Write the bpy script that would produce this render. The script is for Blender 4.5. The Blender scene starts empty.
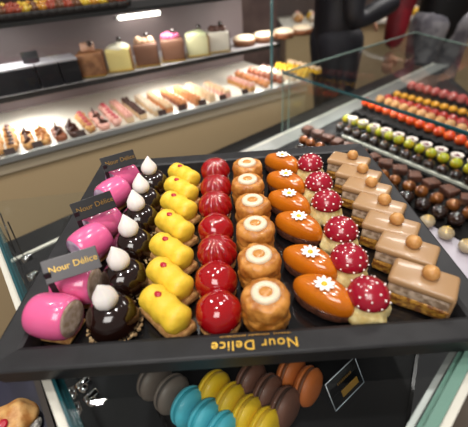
import bpy, bmesh, math, random
from mathutils import Vector, Matrix, noise
random.seed(7)
C = bpy.context.scene.collection
SC = bpy.context.scene
SC.cycles.transparent_max_bounces = 32
PI = math.pi

# ------------------------------------------------------------------ camera calibration
F, PITCH, ROLL, S = 349.2165, 0.6234261, 0.0744085, 0.30
GZ = 1.0                       # height of the glass counter top the tray stands on
H = GZ + 0.03 + S
_c, _s = math.cos(PITCH), math.sin(PITCH)
_cr, _sr = math.cos(ROLL), math.sin(ROLL)
_right, _fwd, _down = Vector((1, 0, 0)), Vector((0, _c, -_s)), Vector((0, -_s, -_c))
RX = _right * _cr + _down * _sr
DX = -_right * _sr + _down * _cr
CAM = Vector((0, 0, H))
def ray(u, v): return _fwd + RX * ((u - 234) / F) + DX * ((v - 213.5) / F)
def at(u, v, z):
    d = ray(u, v); return CAM + d * ((z - H) / d.z)
def aty(u, v, P, n):
    d = ray(u, v); return CAM + d * ((P - CAM).dot(n) / d.dot(n))

# ------------------------------------------------------------------ materials
def lin(c): return tuple((x / 12.92 if x <= .04045 else ((x + .055) / 1.055) ** 2.4) for x in c)
def hexc(h): return lin(tuple(int(h[i:i+2], 16) / 255 for i in (0, 2, 4)))
MATS = {}
def mat(name, col, rough=.5, metal=0, coat=0, col2=None, scale=60, bump=0, bscale=None, sss=0, spec=.5, lo=.4, hi=.6):
    if name in MATS: return MATS[name]
    m = bpy.data.materials.new(name); m.use_nodes = True
    nt = m.node_tree; b = nt.nodes['Principled BSDF']
    c = hexc(col)
    b.inputs['Base Color'].default_value = (*c, 1)
    b.inputs['Roughness'].default_value = rough
    b.inputs['Metallic'].default_value = metal
    b.inputs['Coat Weight'].default_value = coat
    b.inputs['Coat Roughness'].default_value = .06
    b.inputs['Specular IOR Level'].default_value = spec
    if sss:
        b.inputs['Subsurface Weight'].default_value = sss
        b.inputs['Subsurface Radius'].default_value = (.006, .003, .0015)
        b.inputs['Subsurface Scale'].default_value = 1
    tc = nt.nodes.new('ShaderNodeTexCoord')
    if col2:
        n = nt.nodes.new('ShaderNodeTexNoise'); n.inputs['Scale'].default_value = scale; n.inputs['Detail'].default_value = 4
        r = nt.nodes.new('ShaderNodeValToRGB')
        r.color_ramp.elements[0].position = lo; r.color_ramp.elements[1].position = hi
        r.color_ramp.elements[0].color = (*c, 1); r.color_ramp.elements[1].color = (*hexc(col2), 1)
        nt.links.new(tc.outputs['Object'], n.inputs['Vector']); nt.links.new(n.outputs['Fac'], r.inputs['Fac'])
        nt.links.new(r.outputs['Color'], b.inputs['Base Color'])
    if bump:
        n = nt.nodes.new('ShaderNodeTexNoise'); n.inputs['Scale'].default_value = bscale or scale * 2; n.inputs['Detail'].default_value = 5
        bp = nt.nodes.new('ShaderNodeBump'); bp.inputs['Strength'].default_value = bump; bp.inputs['Distance'].default_value = .002
        nt.links.new(tc.outputs['Object'], n.inputs['Vector']); nt.links.new(n.outputs['Fac'], bp.inputs['Height'])
        nt.links.new(bp.outputs['Normal'], b.inputs['Normal'])
    MATS[name] = m
    return m
def glass(name, tint=(.97, .99, .985), refl=1.0):
    m = bpy.data.materials.new(name); m.use_nodes = True; nt = m.node_tree
    nt.nodes.clear()
    o = nt.nodes.new('ShaderNodeOutputMaterial'); mx = nt.nodes.new('ShaderNodeMixShader')
    t = nt.nodes.new('ShaderNodeBsdfTransparent'); t.inputs['Color'].default_value = (*tint, 1)
    g = nt.nodes.new('ShaderNodeBsdfGlossy'); g.inputs['Roughness'].default_value = .01
    f = nt.nodes.new('ShaderNodeFresnel'); f.inputs['IOR'].default_value = 1.45
    mu = nt.nodes.new('ShaderNodeMath'); mu.operation = 'MULTIPLY'; mu.inputs[1].default_value = refl
    ge = nt.nodes.new('ShaderNodeNewGeometry'); inv = nt.nodes.new('ShaderNodeMath'); inv.operation = 'SUBTRACT'; inv.inputs[0].default_value = 1
    m2 = nt.nodes.new('ShaderNodeMath'); m2.operation = 'MULTIPLY'      # reflect on the entering face only: the sheet is thin
    nt.links.new(ge.outputs['Backfacing'], inv.inputs[1]); nt.links.new(f.outputs[0], mu.inputs[0])
    nt.links.new(mu.outputs[0], m2.inputs[0]); nt.links.new(inv.outputs[0], m2.inputs[1]); nt.links.new(m2.outputs[0], mx.inputs['Fac'])
    nt.links.new(t.outputs[0], mx.inputs[1]); nt.links.new(g.outputs[0], mx.inputs[2]); nt.links.new(mx.outputs[0], o.inputs['Surface'])
    return m
def emit(name, col, st):
    m = bpy.data.materials.new(name); m.use_nodes = True
    b = m.node_tree.nodes['Principled BSDF']
    b.inputs['Base Color'].default_value = (*hexc(col), 1)
    b.inputs['Emission Color'].default_value = (*hexc(col), 1); b.inputs['Emission Strength'].default_value = st
    return m
GLASS = glass('clear_glass'); ACRYL = glass('acrylic', (.93, .95, .97), 1.6)
TEAL = mat('glass_edge_teal', '1d4c52', .12, 0, .5, spec=.8)
PALE_EDGE = mat('glass_edge_pale', '6f9385', .15, 0, .4)
TRAYM = mat('tray_black', '1c1c1e', .48, 0, 0, '232325', 40, .05, 900, spec=.35)
BLACK = mat('black_gloss', '0b0b0d', .18, 0, .2)
BLACKM = mat('black_matte', '131315', .55)
DGREY = mat('dark_grey', '141416', .6, col2='19191c', scale=8, spec=.25)
STEEL = mat('brushed_steel', 'b4b5b2', .32, .6)
STRIPW = mat('pale_metal_strip', 'd8d5c8', .35, .1)
CHROME = mat('chrome', 'e8e8ea', .08, 1)
GOLD = mat('gold_foil', 'd8b35a', .28, .9)
TAN = mat('tan_panel', 'c2aa84', .25, 0, .5)
CREAMT = mat('pale_trim', 'b9ab92', .35)
NAVY = mat('navy_tray', '1b1a2e', .4)
WHITE = mat('white_deck', 'd8d2c6', .35)

# ------------------------------------------------------------------ mesh helpers
def sm(bm, on=True):
    for f in bm.faces: f.smooth = on
    return bm
def obj(name, bm, m, parent=None, smooth=True, sub=0, bevel=0):
    bmesh.ops.recalc_face_normals(bm, faces=bm.faces[:])
    for f in bm.faces: f.smooth = smooth
    me = bpy.data.meshes.new(name); bm.to_mesh(me); bm.free()
    o = bpy.data.objects.new(name, me); C.objects.link(o)
    me.materials.append(m)
    if parent: o.parent = parent
    if bevel:
        b = o.modifiers.new('bevel', 'BEVEL'); b.width = bevel; b.segments = 2; b.limit_method = 'ANGLE'
        me.shade_smooth() if hasattr(me, 'shade_smooth') else None
    if sub:
        s = o.modifiers.new('sub', 'SUBSURF'); s.levels = sub; s.render_levels = sub
    return o
def tag(o, label, cat, group=None, kind=None):
    if label: o['label'] = label
    if cat: o['category'] = cat
    if group: o['group'] = group
    if kind: o['kind'] = kind
    return o
def thing(name, label, cat, loc=(0, 0, 0), rz=0, group=None):
    o = bpy.data.objects.new(name, None); o.empty_display_size = .02; C.objects.link(o)
    o.location = loc; o.rotation_euler = (0, 0, rz)
    return tag(o, label, cat, group)
def struct(name, bm, m, smooth=False, bevel=0):
    o = obj(name, bm, m, None, smooth, bevel=bevel); o['kind'] = 'structure'; return o
def dup(root, loc, rz, label, group=None, scale=1):
    r = root.copy(); C.objects.link(r); r.location = loc; r.rotation_euler = (0, 0, rz); r.scale = (scale,) * 3
    r['label'] = label
    if group: r['group'] = group
    for ch in list(root.children):
        c = ch.copy(); C.objects.link(c); c.parent = r
        for g in list(ch.children):
            d = g.copy(); C.objects.link(d); d.parent = c
    return r
def merge(bm, other):
    me = bpy.data.meshes.new('tmp'); other.to_mesh(me); other.free(); bm.from_mesh(me); bpy.data.meshes.remove(me); return bm
def lathe(prof, seg=32, mod=None, axis='z'):
    bm = bmesh.new(); rings = []
    for k, (r, z) in enumerate(prof):
        if r < 1e-6:
            rings.append([bm.verts.new((0, 0, z))])
        else:
            row = []
            for i in range(seg):
                a = 2 * PI * i / seg; rr = r * (mod(a, k / (len(prof) - 1)) if mod else 1)
                row.append(bm.verts.new((rr * math.cos(a), rr * math.sin(a), z)))
            rings.append(row)
    for a, b in zip(rings, rings[1:]):
        for i in range(seg):
            j = (i + 1) % seg
            if len(a) == 1 and len(b) == 1: continue
            if len(a) == 1: bm.faces.new((a[0], b[i], b[j]))
            elif len(b) == 1: bm.faces.new((a[i], a[j], b[0]))
            else: bm.faces.new((a[i], a[j], b[j], b[i]))
    if axis == 'x': bmesh.ops.rotate(bm, matrix=Matrix.Rotation(PI / 2, 3, 'Y'), verts=bm.verts)
    return bm
def rbox(sx, sy, sz, r=.003, loc=(0, 0, 0), seg=2, rz=0):
    bm = bmesh.new(); bmesh.ops.create_cube(bm, size=1)
    bmesh.ops.scale(bm, vec=(sx, sy, sz), verts=bm.verts)
    if r: bmesh.ops.bevel(bm, geom=bm.edges[:], offset=r, segments=seg, affect='EDGES', profile=.5)
    if rz: bmesh.ops.rotate(bm, matrix=Matrix.Rotation(rz, 3, 'Z'), verts=bm.verts)
    bmesh.ops.translate(bm, vec=loc, verts=bm.verts)
    return bm
def ball(r, loc=(0, 0, 0), sc=(1, 1, 1), sub=3):
    bm = bmesh.new(); bmesh.ops.create_icosphere(bm, subdivisions=sub, radius=r)
    bmesh.ops.scale(bm, vec=sc, verts=bm.verts); bmesh.ops.translate(bm, vec=loc, verts=bm.verts)
    return bm
def rough(bm, amp, sc, seed=0, keep=None):
    bm.normal_update()
    for v in bm.verts:
        if keep and not keep(v): continue
        d = noise.noise(v.co * sc + Vector((seed, seed * 1.7, 0)))
        v.co += v.normal * d * amp
    return bm
def subd(bm, cuts=2):
    bmesh.ops.subdivide_edges(bm, edges=bm.edges[:], cuts=cuts, use_grid_fill=True); return bm
def tube(pts, r, seg=10):
    bm = bmesh.new(); rings = []
    pts = [Vector(p) for p in pts]
    for i, p in enumerate(pts):
        d = (pts[min(i + 1, len(pts) - 1)] - pts[max(i - 1, 0)]).normalized()
        a = d.orthogonal().normalized(); b = d.cross(a)
        if i and rings:
            a = (ra - d * ra.dot(d)).normalized(); b = d.cross(a)
        ra = a
        rings.append([bm.verts.new(p + (a * math.cos(2*PI*k/seg) + b * math.sin(2*PI*k/seg)) * (r[i] if isinstance(r, list) else r)) for k in range(seg)])
    for x, y in zip(rings, rings[1:]):
        for k in range(seg): bm.faces.new((x[k], x[(k+1) % seg], y[(k+1) % seg], y[k]))
    bm.faces.new(rings[0]); bm.faces.new(rings[-1][::-1])
    return bm
def prism(poly, z0, z1):
    bm = bmesh.new()
    lo = [bm.verts.new((p[0], p[1], z0)) for p in poly]; hi = [bm.verts.new((p[0], p[1], z1)) for p in poly]
    n = len(poly)
    for i in range(n): bm.faces.new((lo[i], lo[(i+1) % n], hi[(i+1) % n], hi[i]))
    bm.faces.new(lo[::-1]); bm.faces.new(hi)
    return bm
def bar(a, b, w, z0, z1, side=0):
    """box along the ground line a-b, w wide (side: -1 left, 0 centred, 1 right), from z0 to z1"""
    a, b = Vector(a[:2]), Vector(b[:2]); d = (b - a).normalized(); n = Vector((d.y, -d.x))
    o0, o1 = {0: (-w/2, w/2), 1: (0, w), -1: (-w, 0)}[side]
    return prism([a + n*o0, b + n*o0, b + n*o1, a + n*o1], z0, z1)
def slab(p0, e1, e2, e3):
    """box from corner p0 with three edge vectors"""
    bm = bmesh.new(); v = []
    for i in (0, 1):
        for j in (0, 1):
            for k in (0, 1): v.append(bm.verts.new(Vector(p0) + Vector(e1)*i + Vector(e2)*j + Vector(e3)*k))
    for f in ((0,1,3,2),(4,6,7,5),(0,4,5,1),(2,3,7,6),(0,2,6,4),(1,5,7,3)): bm.faces.new([v[i] for i in f])
    return bm
def text_mesh(body, size, depth=.0004, spacing=1.0):
    cu = bpy.data.curves.new('lettering', 'FONT'); cu.body = body; cu.size = size; cu.extrude = depth
    cu.align_x = 'CENTER'; cu.align_y = 'CENTER'; cu.space_character = spacing
    o = bpy.data.objects.new('lettering', cu); C.objects.link(o)
    me = bpy.data.meshes.new_from_object(o.evaluated_get(bpy.context.evaluated_depsgraph_get()))
    bpy.data.objects.remove(o); bpy.data.curves.remove(cu)
    bm = bmesh.new(); bm.from_mesh(me); bpy.data.meshes.remove(me); return bm
def ordn(i, n, a='front', b='back'):
    w = ['', 'second ', 'third ', 'fourth ', 'fifth ', 'sixth ', 'seventh ', 'eighth ', 'ninth ', 'tenth ', 'eleventh ', 'twelfth ',
         'thirteenth ', 'fourteenth ', 'fifteenth ', 'sixteenth ', 'seventeenth ', 'eighteenth ', 'nineteenth ', 'twentieth ']
    if i == 0: return 'first from the ' + a
    if i == n - 1: return 'last at the ' + b
    return (w[i] if i < len(w) else 'far ') + 'from the ' + a

# ------------------------------------------------------------------ layout
Cc = at(283, 72, GZ)                                   # corner of the tall glass case
_d = ray(283, 133); ZB = H + _d.z * (Cc.y / _d.y)       # floor of the chocolate case
C2 = at(415, 32, GZ)
TR = at(468, 132, GZ)
LA, LB = at(20, 258, ZB), at(410, 75, ZB)               # back ledge of the case
led = (LB - LA).normalized(); led_n = Vector((led.y, -led.x, 0))     # towards the customer
BGZ = .90
B0, B1 = at(0, 161, BGZ), at(290, 85, BGZ)
bu = (B1 - B0).normalized(); bn = Vector((-bu.y, bu.x, 0))           # bn points away from the camera
def bg(u, v, n): return aty(u, v, B0 + bn * n, bn)
L0, L1 = at(3, 243, GZ), at(77, 427, GZ)
R0, R1 = at(460, 359, GZ), at(423, 427, GZ)
la = (L0 - L1).normalized(); rb = (R0 - R1).normalized()
# near corner of the counter top
def isect(p, d, q, e):
    t = ((q.x - p.x) * e.y - (q.y - p.y) * e.x) / (d.x * e.y - d.y * e.x); return p + d * t
NC = isect(L1, la, R1, rb)

# ------------------------------------------------------------------ setting
def floor_mat():
    m = mat('floor_tiles', '8f8272', .3, col2='84776a', scale=3)
    return m
struct('floor', prism([(-4, -2), (5, -2), (5, 6), (-4, 6)], -.05, 0), floor_mat())
wm = mat('wall_brown', '8d736c', .6, col2='6a5250', scale=2.2)
struct('wall_back', prism([(-4, 5.4), (5, 5.4), (5, 5.5), (-4, 5.5)], 0, 3.0), wm)
struct('wall_left', prism([(-4.1, -2), (-4, -2), (-4, 5.5), (-4.1, 5.5)], 0, 3.0), wm)
struct('wall_right', prism([(5, -2), (5.1, -2), (5.1, 5.5), (5, 5.5)], 0, 3.0), wm)

# ------------------------------------------------------------------ the glass counter under the tray
ct = thing('display_counter', 'black glass-topped display counter under the long pastry tray', 'counter', (0, 0, 0))
p_out = [NC + rb*.02 - la*.02]
# body (black cabinet) below the display floor
A_far = L1 + la * 1.02
bodypoly = [NC + la*.01 + rb*.01, NC + rb*1.05, LB + led*.25 , LA - led*.0, LA - led*.02]
struct_poly = [NC, NC + rb * 1.35, LB + led * .3, LA - led * .03]
obj('cabinet', prism([(p.x, p.y) for p in struct_poly], 0, ZB - .012), BLACKM, ct, False)
obj('display_floor', prism([(p.x, p.y) for p in struct_poly], ZB - .012, ZB), DGREY, ct, False)
# ledge: pale strip along the back edge with the grey sloping sill in front and the black border behind
q0, q1 = LA - led*.03, LB + led*.3
obj('edge_strip', bar(q0, q1, .010, ZB, ZB + .004), STRIPW, ct, False)
obj('sill', bar(at(175, 182, ZB), LB + led*.3, .085, ZB, ZB + .003, 1), STEEL, ct, False)
obj('border', bar(q0, q1, .10, ZB - .2, ZB - .004, -1), mat('border_black', '0a0a0b', .6, spec=.25), ct, False)
# side panes of the near part
def pane(name, a, b, z0, z1, t, parent, m=GLASS, edge=TEAL, ew=None):
    o = obj(name, bar(a, b, t, z0, z1 - .004), m, parent, False)
    obj('edge', bar(a, b, ew or t, z1 - .004, z1), edge, o, False); return o
Lend = L1 + la * .50
pane('side_pane', NC, Lend, ZB, GZ - .008, .008, ct)
pane('side_pane', NC, R0 + rb*.04, ZB, GZ - .008, .008, ct, edge=PALE_EDGE)
# metal uprights outside of the panes
ln = Vector((la.y, -la.x, 0)); ln = ln if ln.x < 0 else -ln
rn = Vector((rb.y, -rb.x, 0)); rn = rn if rn.y < 0 else -rn
obj('frame_rail', bar(NC + ln*.011, Lend + ln*.011, .008, GZ - .035, GZ - .010), STRIPW, ct, False)
obj('frame_rail', bar(NC + rn*.0135, R0 + rb*.2 + rn*.0135, .007, GZ - .03, GZ - .006), STRIPW, ct, False)
obj('frame_rail', bar(NC - rn*.008, R0 + rb*.04 - rn*.008, .005, GZ - .03, GZ - .010), STEEL, ct, False)
# the top pane carrying the tray
top = [NC, Lend, Vector((-.20, .57, 0)), Vector((.21, .57, 0)), R0 + rb*.04]
obj('top_pane', prism([(p.x, p.y) for p in top], GZ - .008, GZ - .0005), GLASS, ct, False)
obj('pane_edge', bar(NC + ln*.004, Lend + ln*.004, .003, GZ - .008, GZ - .0002), TEAL, ct, False)
obj('pane_edge', bar(NC + rn*.005, R0 + rb*.04 + rn*.005, .009, GZ - .008, GZ - .0002), PALE_EDGE, ct, False)
# hinges of the left pane
for (u, v) in ((27, 258), (33, 276)):
    p = at(u, v, GZ - .05)
    obj('hinge_clip', merge(rbox(.016, .009, .012, .002, p, rz=.8), ball(.005, p + Vector((.004, -.008, .004)), sub=2)), CHROME, ct)
for (u, v) in ((84, 384), (92, 397)):
    p = at(u, v, GZ - .10)
    obj('hinge_clip', merge(rbox(.018, .010, .012, .002, p, rz=.8), ball(.006, p + Vector((.004, -.008, .004)), sub=2)), CHROME, ct)
# thin upright rods at the left
for (u0, v0, u1, v1) in ((0, 213, 30, 290), (8, 222, 26, 262)):
    a = at(u0, v0, GZ - .01)
    obj('tie_rod', tube([a, at(u1, v1, GZ - .15)], .0012, 8), BLACK, ct)

# ------------------------------------------------------------------ tall glass case over the chocolates
gc = thing('glass_case', 'tall clear glass case with teal edges over the rows of chocolates', 'glass case', Vector((Cc.x, Cc.y, ZB)))
def gpart(name, bm, m):
    bmesh.ops.translate(bm, vec=-Vector((Cc.x, Cc.y, ZB)), verts=bm.verts); return obj(name, bm, m, gc, False)
tdir = (TR - Cc).normalized(); TR2 = TR + tdir * .3
fdir = (at(468, 45, GZ) - C2).normalized(); F2 = C2 + fdir * .75
gpart('end_pane', bar(Cc, TR2, .006, ZB + .004, GZ - .007), GLASS)
gpart('back_pane', bar(Cc, C2, .006, ZB + .004, GZ - .007), GLASS)
gpart('far_pane', bar(C2, F2, .006, ZB + .004, GZ - .007), GLASS)
gpart('top_pane', prism([(p.x, p.y) for p in (Cc, C2, F2, TR2)], GZ - .007, GZ), GLASS)
CE = mat('case_edge', '8aa198', .2, 0, .3)
gpart('teal_edge', bar(Cc, TR2, .006, GZ - .006, GZ + .0005), TEAL)
gpart('pale_edge', bar(Cc, C2, .006, GZ - .0045, GZ + .0005), CE)
gpart('far_edge', bar(C2, F2, .006, GZ - .0045, GZ + .0005), CE)
for p in (Cc, Cc + (C2 - Cc).normalized()*.035):
    gpart('corner_edge', bar(p, p + led*.0025, .0025, ZB + .0045, GZ - .008), CE)

# ------------------------------------------------------------------ the tray
TX, TY, TW, TD, TYAW = .0025, .4039, .5044, .4333, -.006
TB = GZ + .0075
tray = thing('serving_tray', 'large square-rimmed black tray holding eight columns of pastries on the glass counter', 'tray', (TX, TY, GZ), TYAW)
bm = bmesh.new()
prof = [(.008, .0), (.0015, .026), (0, .029), (.0015, .0305), (.003, .031), (.024, .0295), (.028, .0275), (.033, .0085)]
loops = []
for d, z in prof:
    x, y = TW/2 - d, TD/2 - d
    loops.append([bm.verts.new(p) for p in ((-x, -y, z), (x, -y, z), (x, y, z), (-x, y, z))])
for a, b in zip(loops, loops[1:]):
    for i in range(4): bm.faces.new((a[i], a[(i+1) % 4], b[(i+1) % 4], b[i]))
bm.faces.new(loops[0][::-1])
obj('rim', bm, TRAYM, tray, False)
obj('base', rbox(TW - .060, TD - .060, .006, 0, (0, 0, .0045)), BLACK, tray, False)
def at_tray(u, v, z):
    p = at(u, v, z); return Vector((p.x - TX, p.y - TY, z - GZ))
lt = text_mesh('Nour Delice', .0148, .0003, 1.12)
bmesh.ops.rotate(lt, matrix=Matrix.Rotation(PI, 3, 'Z'), verts=lt.verts)
p = at_tray(256, 344, GZ + .031)
bmesh.ops.translate(lt, vec=(p.x, p.y, .0312), verts=lt.verts)
o = obj('gold_lettering', lt, mat('gold_letters', 'f0c04a', .3, .45), tray, False); o['label'] = 'gold lettering on the rim, upside down to the viewer'
# line of tiny strokes above the lettering, too small to read
bm = bmesh.new(); rr = random.Random(3)
x = -.033
while x < .036:
    w = rr.uniform(.0006, .0014)
    if not (-.008 < x < -.005 or .016 < x < .0185):
        merge(bm, rbox(w, rr.uniform(.0014, .0024), .0003, 0, (x + p.x, p.y + .0105, .0308)))
    x += w + .0007
obj('small_gold_line', bm, mat('dull_gold', 'a07a3c', .35, .7), tray, False)

# ------------------------------------------------------------------ pastries
def col_pts(px, dz, z0=TB):
    pts = [at(u, v, z0 + dz) for u, v in px]
    mx = sum(p.x for p in pts) / len(pts)
    return [Vector((mx + (p.x - mx) * .6, p.y, z0 + .0014)) for p in pts]
BISC = mat('biscuit', 'c99a5c', .8, col2='a87440', scale=220, bump=.5, bscale=500)

# pink glazed barrels
PINK = mat('pink_glaze', 'e7669a', .22, 0, .7, sss=.15)
PEND = mat('pale_cut_cream', 'd9c3b4', .5, col2='b79c80', scale=150, bump=.3)
PLIL = mat('pale_lilac_cream', 'dcc6dc', .25, 0, .4, col2='c2a6c8', scale=90)
def pink_proto():
    t = thing('pink_mousse_barrel', '', 'pastry')
    L, R = .041, .0225
    pr = [(R*.80, -L/2), (R*.86, -L/2 + .0015)] + [(R*(.88 + .12*math.cos(x*PI/2)**.8), x*L/2*.93) for x in [-.85, -.6, -.3, 0, .3, .6, .85]] + [(R*.86, L/2 - .0015), (R*.80, L/2)]
    b = lathe(pr, 36, axis='x')
    for v in b.verts:
        v.co.z += R
        if v.co.z < .004: v.co.z = .004 - (.004 - v.co.z) * .2
    obj('pink_glaze', b, PINK, t)
    for s in (-1, 1):
        e = lathe([(0, s*L/2*.96), (R*.5, s*L/2*.985), (R*.79, s*L/2*.99), (R*.80, s*L/2*.9)], 28, axis='x')
        for v in e.verts:
            v.co.z += R
            if v.co.z < .004: v.co.z = .004
        obj('cut_end', e, PEND if s > 0 else PLIL, t)
    obj('biscuit_base', rbox(L*.92, .030, .0035, .001, (0, 0, .00175)), BISC, t)
    return t
# chocolate domes
CHOC = mat('dark_choc_glaze', '1c0b07', .12, 0, .8)
CRUMB = mat('crumb', 'c9ac7e', .7, col2='8a6a48', scale=300)
MERI = mat('meringue', 'f6f1ec', .6, sss=.1)
def choc_proto():
    t = thing('chocolate_dome', '', 'pastry')
    R = .0255
    pr = [(R*.90, .002), (R*.99, .006), (R, .011), (R*.97, .018), (R*.88, .025), (R*.72, .0305), (R*.5, .034), (R*.25, .0355), (0, .036)]
    b = lathe(pr, 40, lambda a, k: 1 + .018*math.sin(5*a)*(1-k) + .012*math.sin(9*a+1)*(1-k))
    obj('chocolate_glaze', b, CHOC, t)
    cb = bmesh.new(); rr = random.Random(5)
    for i in range(54):
        a = 2*PI*i/54 + rr.uniform(-.05, .05); q = R*rr.uniform(.96, 1.06)
        merge(cb, ball(rr.uniform(.0013, .0027), (q*math.cos(a), q*math.sin(a), rr.uniform(.0015, .006)), (1, rr.uniform(.6, 1), .8), 1))
    obj('crumb_ring', cb, CRUMB, t, False)
    m = lathe([(.0075, .034), (.0105, .0365), (.0118, .041), (.0112, .0455), (.0088, .050), (.0058, .0545), (.0030, .0585), (.0012, .0612), (0, .062)], 28,
              lambda a, k: 1 + .05*math.sin(6*a)*(1-k)*k*3)
    for v in m.verts:
        k = max(0, (v.co.z - .045)/.017); v.co.x += .002*k*k; v.co.y += .001*k
    obj('meringue_peak', rough(m, .0006, 300), MERI, t)
    return t
# yellow cream rolls
YEL = mat('yellow_cream', 'e6c136', .5, 0, .1, bump=.3, bscale=220, sss=.15)
RASP = mat('raspberry', 'b3142c', .35, 0, .3)
def yellow_proto():
    t = thing('lemon_cream_finger', '', 'pastry')
    L = .060
    n = 34; bm = []
    pr = []
    for i in range(n + 1):
        x = -1 + 2*i/n
        env = (1 - abs(x)**9)**.5 if abs(x) < 1 else 0
        lob = .5 + .5*math.cos(x*3*PI*.98)
        pr.append((max(0, env*(.0140 + .0014*lob)), x*L/2))
    b = lathe(pr, 28, axis='x')
    for v in b.verts:
        v.co.z = v.co.z*.98 + .0215
        if v.co.z < .011: v.co.z = .011 - (.011 - v.co.z)*.15
    obj('yellow_cream', rough(b, .0010, 150), YEL, t)
    base = subd(rbox(L*1.02, .029, .012, .004, (0, 0, .006), 2), 2)
    obj('biscuit_base', rough(base, .0012, 260), BISC, t)
    r = rough(ball(.0037, (-.007, 0, .0362), (1.25, .9, .55), 2), .0008, 500)
    obj('raspberry_piece', r, RASP, t)
    return t
# red domes
RED = mat('red_glaze', '9c0710', .10, 0, .9, sss=.05)
def red_proto(star):
    t = thing('red_glazed_dome', '', 'pastry')
    R = .0228
    pr = []
    for i in range(17):
        a = -.62 + (PI/2 + .62) * i/16
        pr.append((R*math.cos(a) if i < 16 else 0, R*.60 + .0035 + R*.92*math.sin(a)))
    if star:
        f = lambda a, k: 1 + (.20*abs(math.cos(6*a + 1.8*k))**.8 - .12) * min(1, max(0, (k-.1)*3))
    else:
        f = lambda a, k: 1 + .012*math.sin(4*a + 3*k) + .008*math.sin(11*a)*k
    b = lathe(pr, 132 if star else 44, f)
    if star:
        for v in b.verts:
            if v.co.z > .030: v.co.z += .0015
    else: rough(b, .0008, 90)
    obj('red_glaze', b, RED, t)
    obj('biscuit_base', lathe([(0, 0), (.019, 0), (.021, .0015), (.021, .005), (.016, .0065), (0, .0065)], 32), BISC, t)
    return t
# caramel puffs
PUFF = mat('golden_puff', 'cb8a3c', .45, 0, .25, col2='a5631f', scale=90, bump=.5, bscale=260)
RING = mat('white_cream', 'e3d2b6', .4, 0, .2, sss=.1)
CARA = mat('caramel', 'c98a43', .25, 0, .5)
def puff_proto():
    t = thing('caramel_puff', '', 'pastry')
    R = .0228
    pr = [(0, 0), (R*.85, 0), (R*.95, .002), (R*.97, .008), (R*1.0, .013), (R*.985, .0175), (R*.95, .019), (R*.96, .022), (R*1.0, .027), (R*.98, .033), (R*.9, .0375), (R*.72, .0390), (R*.4, .0392), (0, .0392)]
    b = lathe(pr, 48, lambda a, k: 1 + .02*math.sin(3*a+1) + .025*math.sin(7*a + 5*k))
    subd(b, 1)
    obj('puff_pastry', rough(b, .0016, 170, 3), PUFF, t)
    r = lathe([(.0058, .0388), (.0060, .0408), (.0072, .0424), (.0098, .0428), (.0122, .0422), (.0138, .0405), (.0138, .0380)], 40)
    obj('cream_ring', r, RING, t)
    obj('caramel_dot', lathe([(.0066, .0388), (.0063, .0412), (.0045, .0426), (0, .0430)], 24), CARA, t)
    return t
# caramel leaves with a daisy
ORG = mat('caramel_glaze', 'cf7416', .16, 0, .7, sss=.08, col2='bd6310', scale=30)
SPONGE = mat('chocolate_sponge', '6a3a24', .7, col2='46220f', scale=180, bump=.6, bscale=420)
PETAL = mat('sugar_petal', 'fbf8f2', .5)
PCEN = mat('sugar_yellow', 'f0b81e', .5)
def leaf_outline(L, W, n=48):
    out = []
    for i in range(n):
        a = 2*PI*i/n
        x = math.cos(a); y = math.sin(a)
        yy = math.copysign(abs(y)**1.15, y) * W/2
        out.append((x*L/2, yy + .10*W*(1 - x*x) ))
    return out
def orange_proto():
    t = thing('caramel_leaf_cake', '', 'pastry')
    L, W = .067, .0365
    def shell(zr, close_bottom=True):
        bm = bmesh.new(); rings = []
        for k, z in zr:
            rings.append([bm.verts.new((x*k, y*k, z)) for x, y in leaf_outline(L, W)])
        for a, b in zip(rings, rings[1:]):
            n = len(a)
            for i in range(n): bm.faces.new((a[i], a[(i+1) % n], b[(i+1) % n], b[i]))
        bm.faces.new(rings[0][::-1]); bm.faces.new(rings[-1]); return bm
    obj('chocolate_sponge', rough(shell([(.86, 0), (.93, .002), (.95, .008), (.93, .012)]), .0014, 260), SPONGE, t)
    obj('caramel_glaze', shell([(.92, .0105), (.99, .012), (1.0, .015), (.98, .019), (.93, .0232), (.84, .0268), (.70, .0296), (.5, .0314), (.28, .0322), (.08, .0325)]), ORG, t)
    d = bmesh.new()
    for i in range(9):
        a = 2*PI*i/9
        merge(d, ball(.0043, (math.cos(a)*.0062, math.sin(a)*.0062, .0338), (1, 1, .25), 2)) if 0 else None
        q = ball(.0043, sc=(1.0, .52, .2), sub=2)
        bmesh.ops.translate(q, vec=(.0064, 0, 0), verts=q.verts)
        bmesh.ops.rotate(q, matrix=Matrix.Rotation(-.18, 3, 'Y'), verts=q.verts)
        bmesh.ops.rotate(q, matrix=Matrix.Rotation(a, 3, 'Z'), verts=q.verts)
        bmesh.ops.translate(q, vec=(0, 0, .0335), verts=q.verts)
        merge(d, q)
    dz = obj('daisy_petals', d, PETAL, t)
    obj('daisy_center', ball(.0030, (0, 0, .0345), (1, 1, .55), 2), PCEN, dz)
    return t
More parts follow.
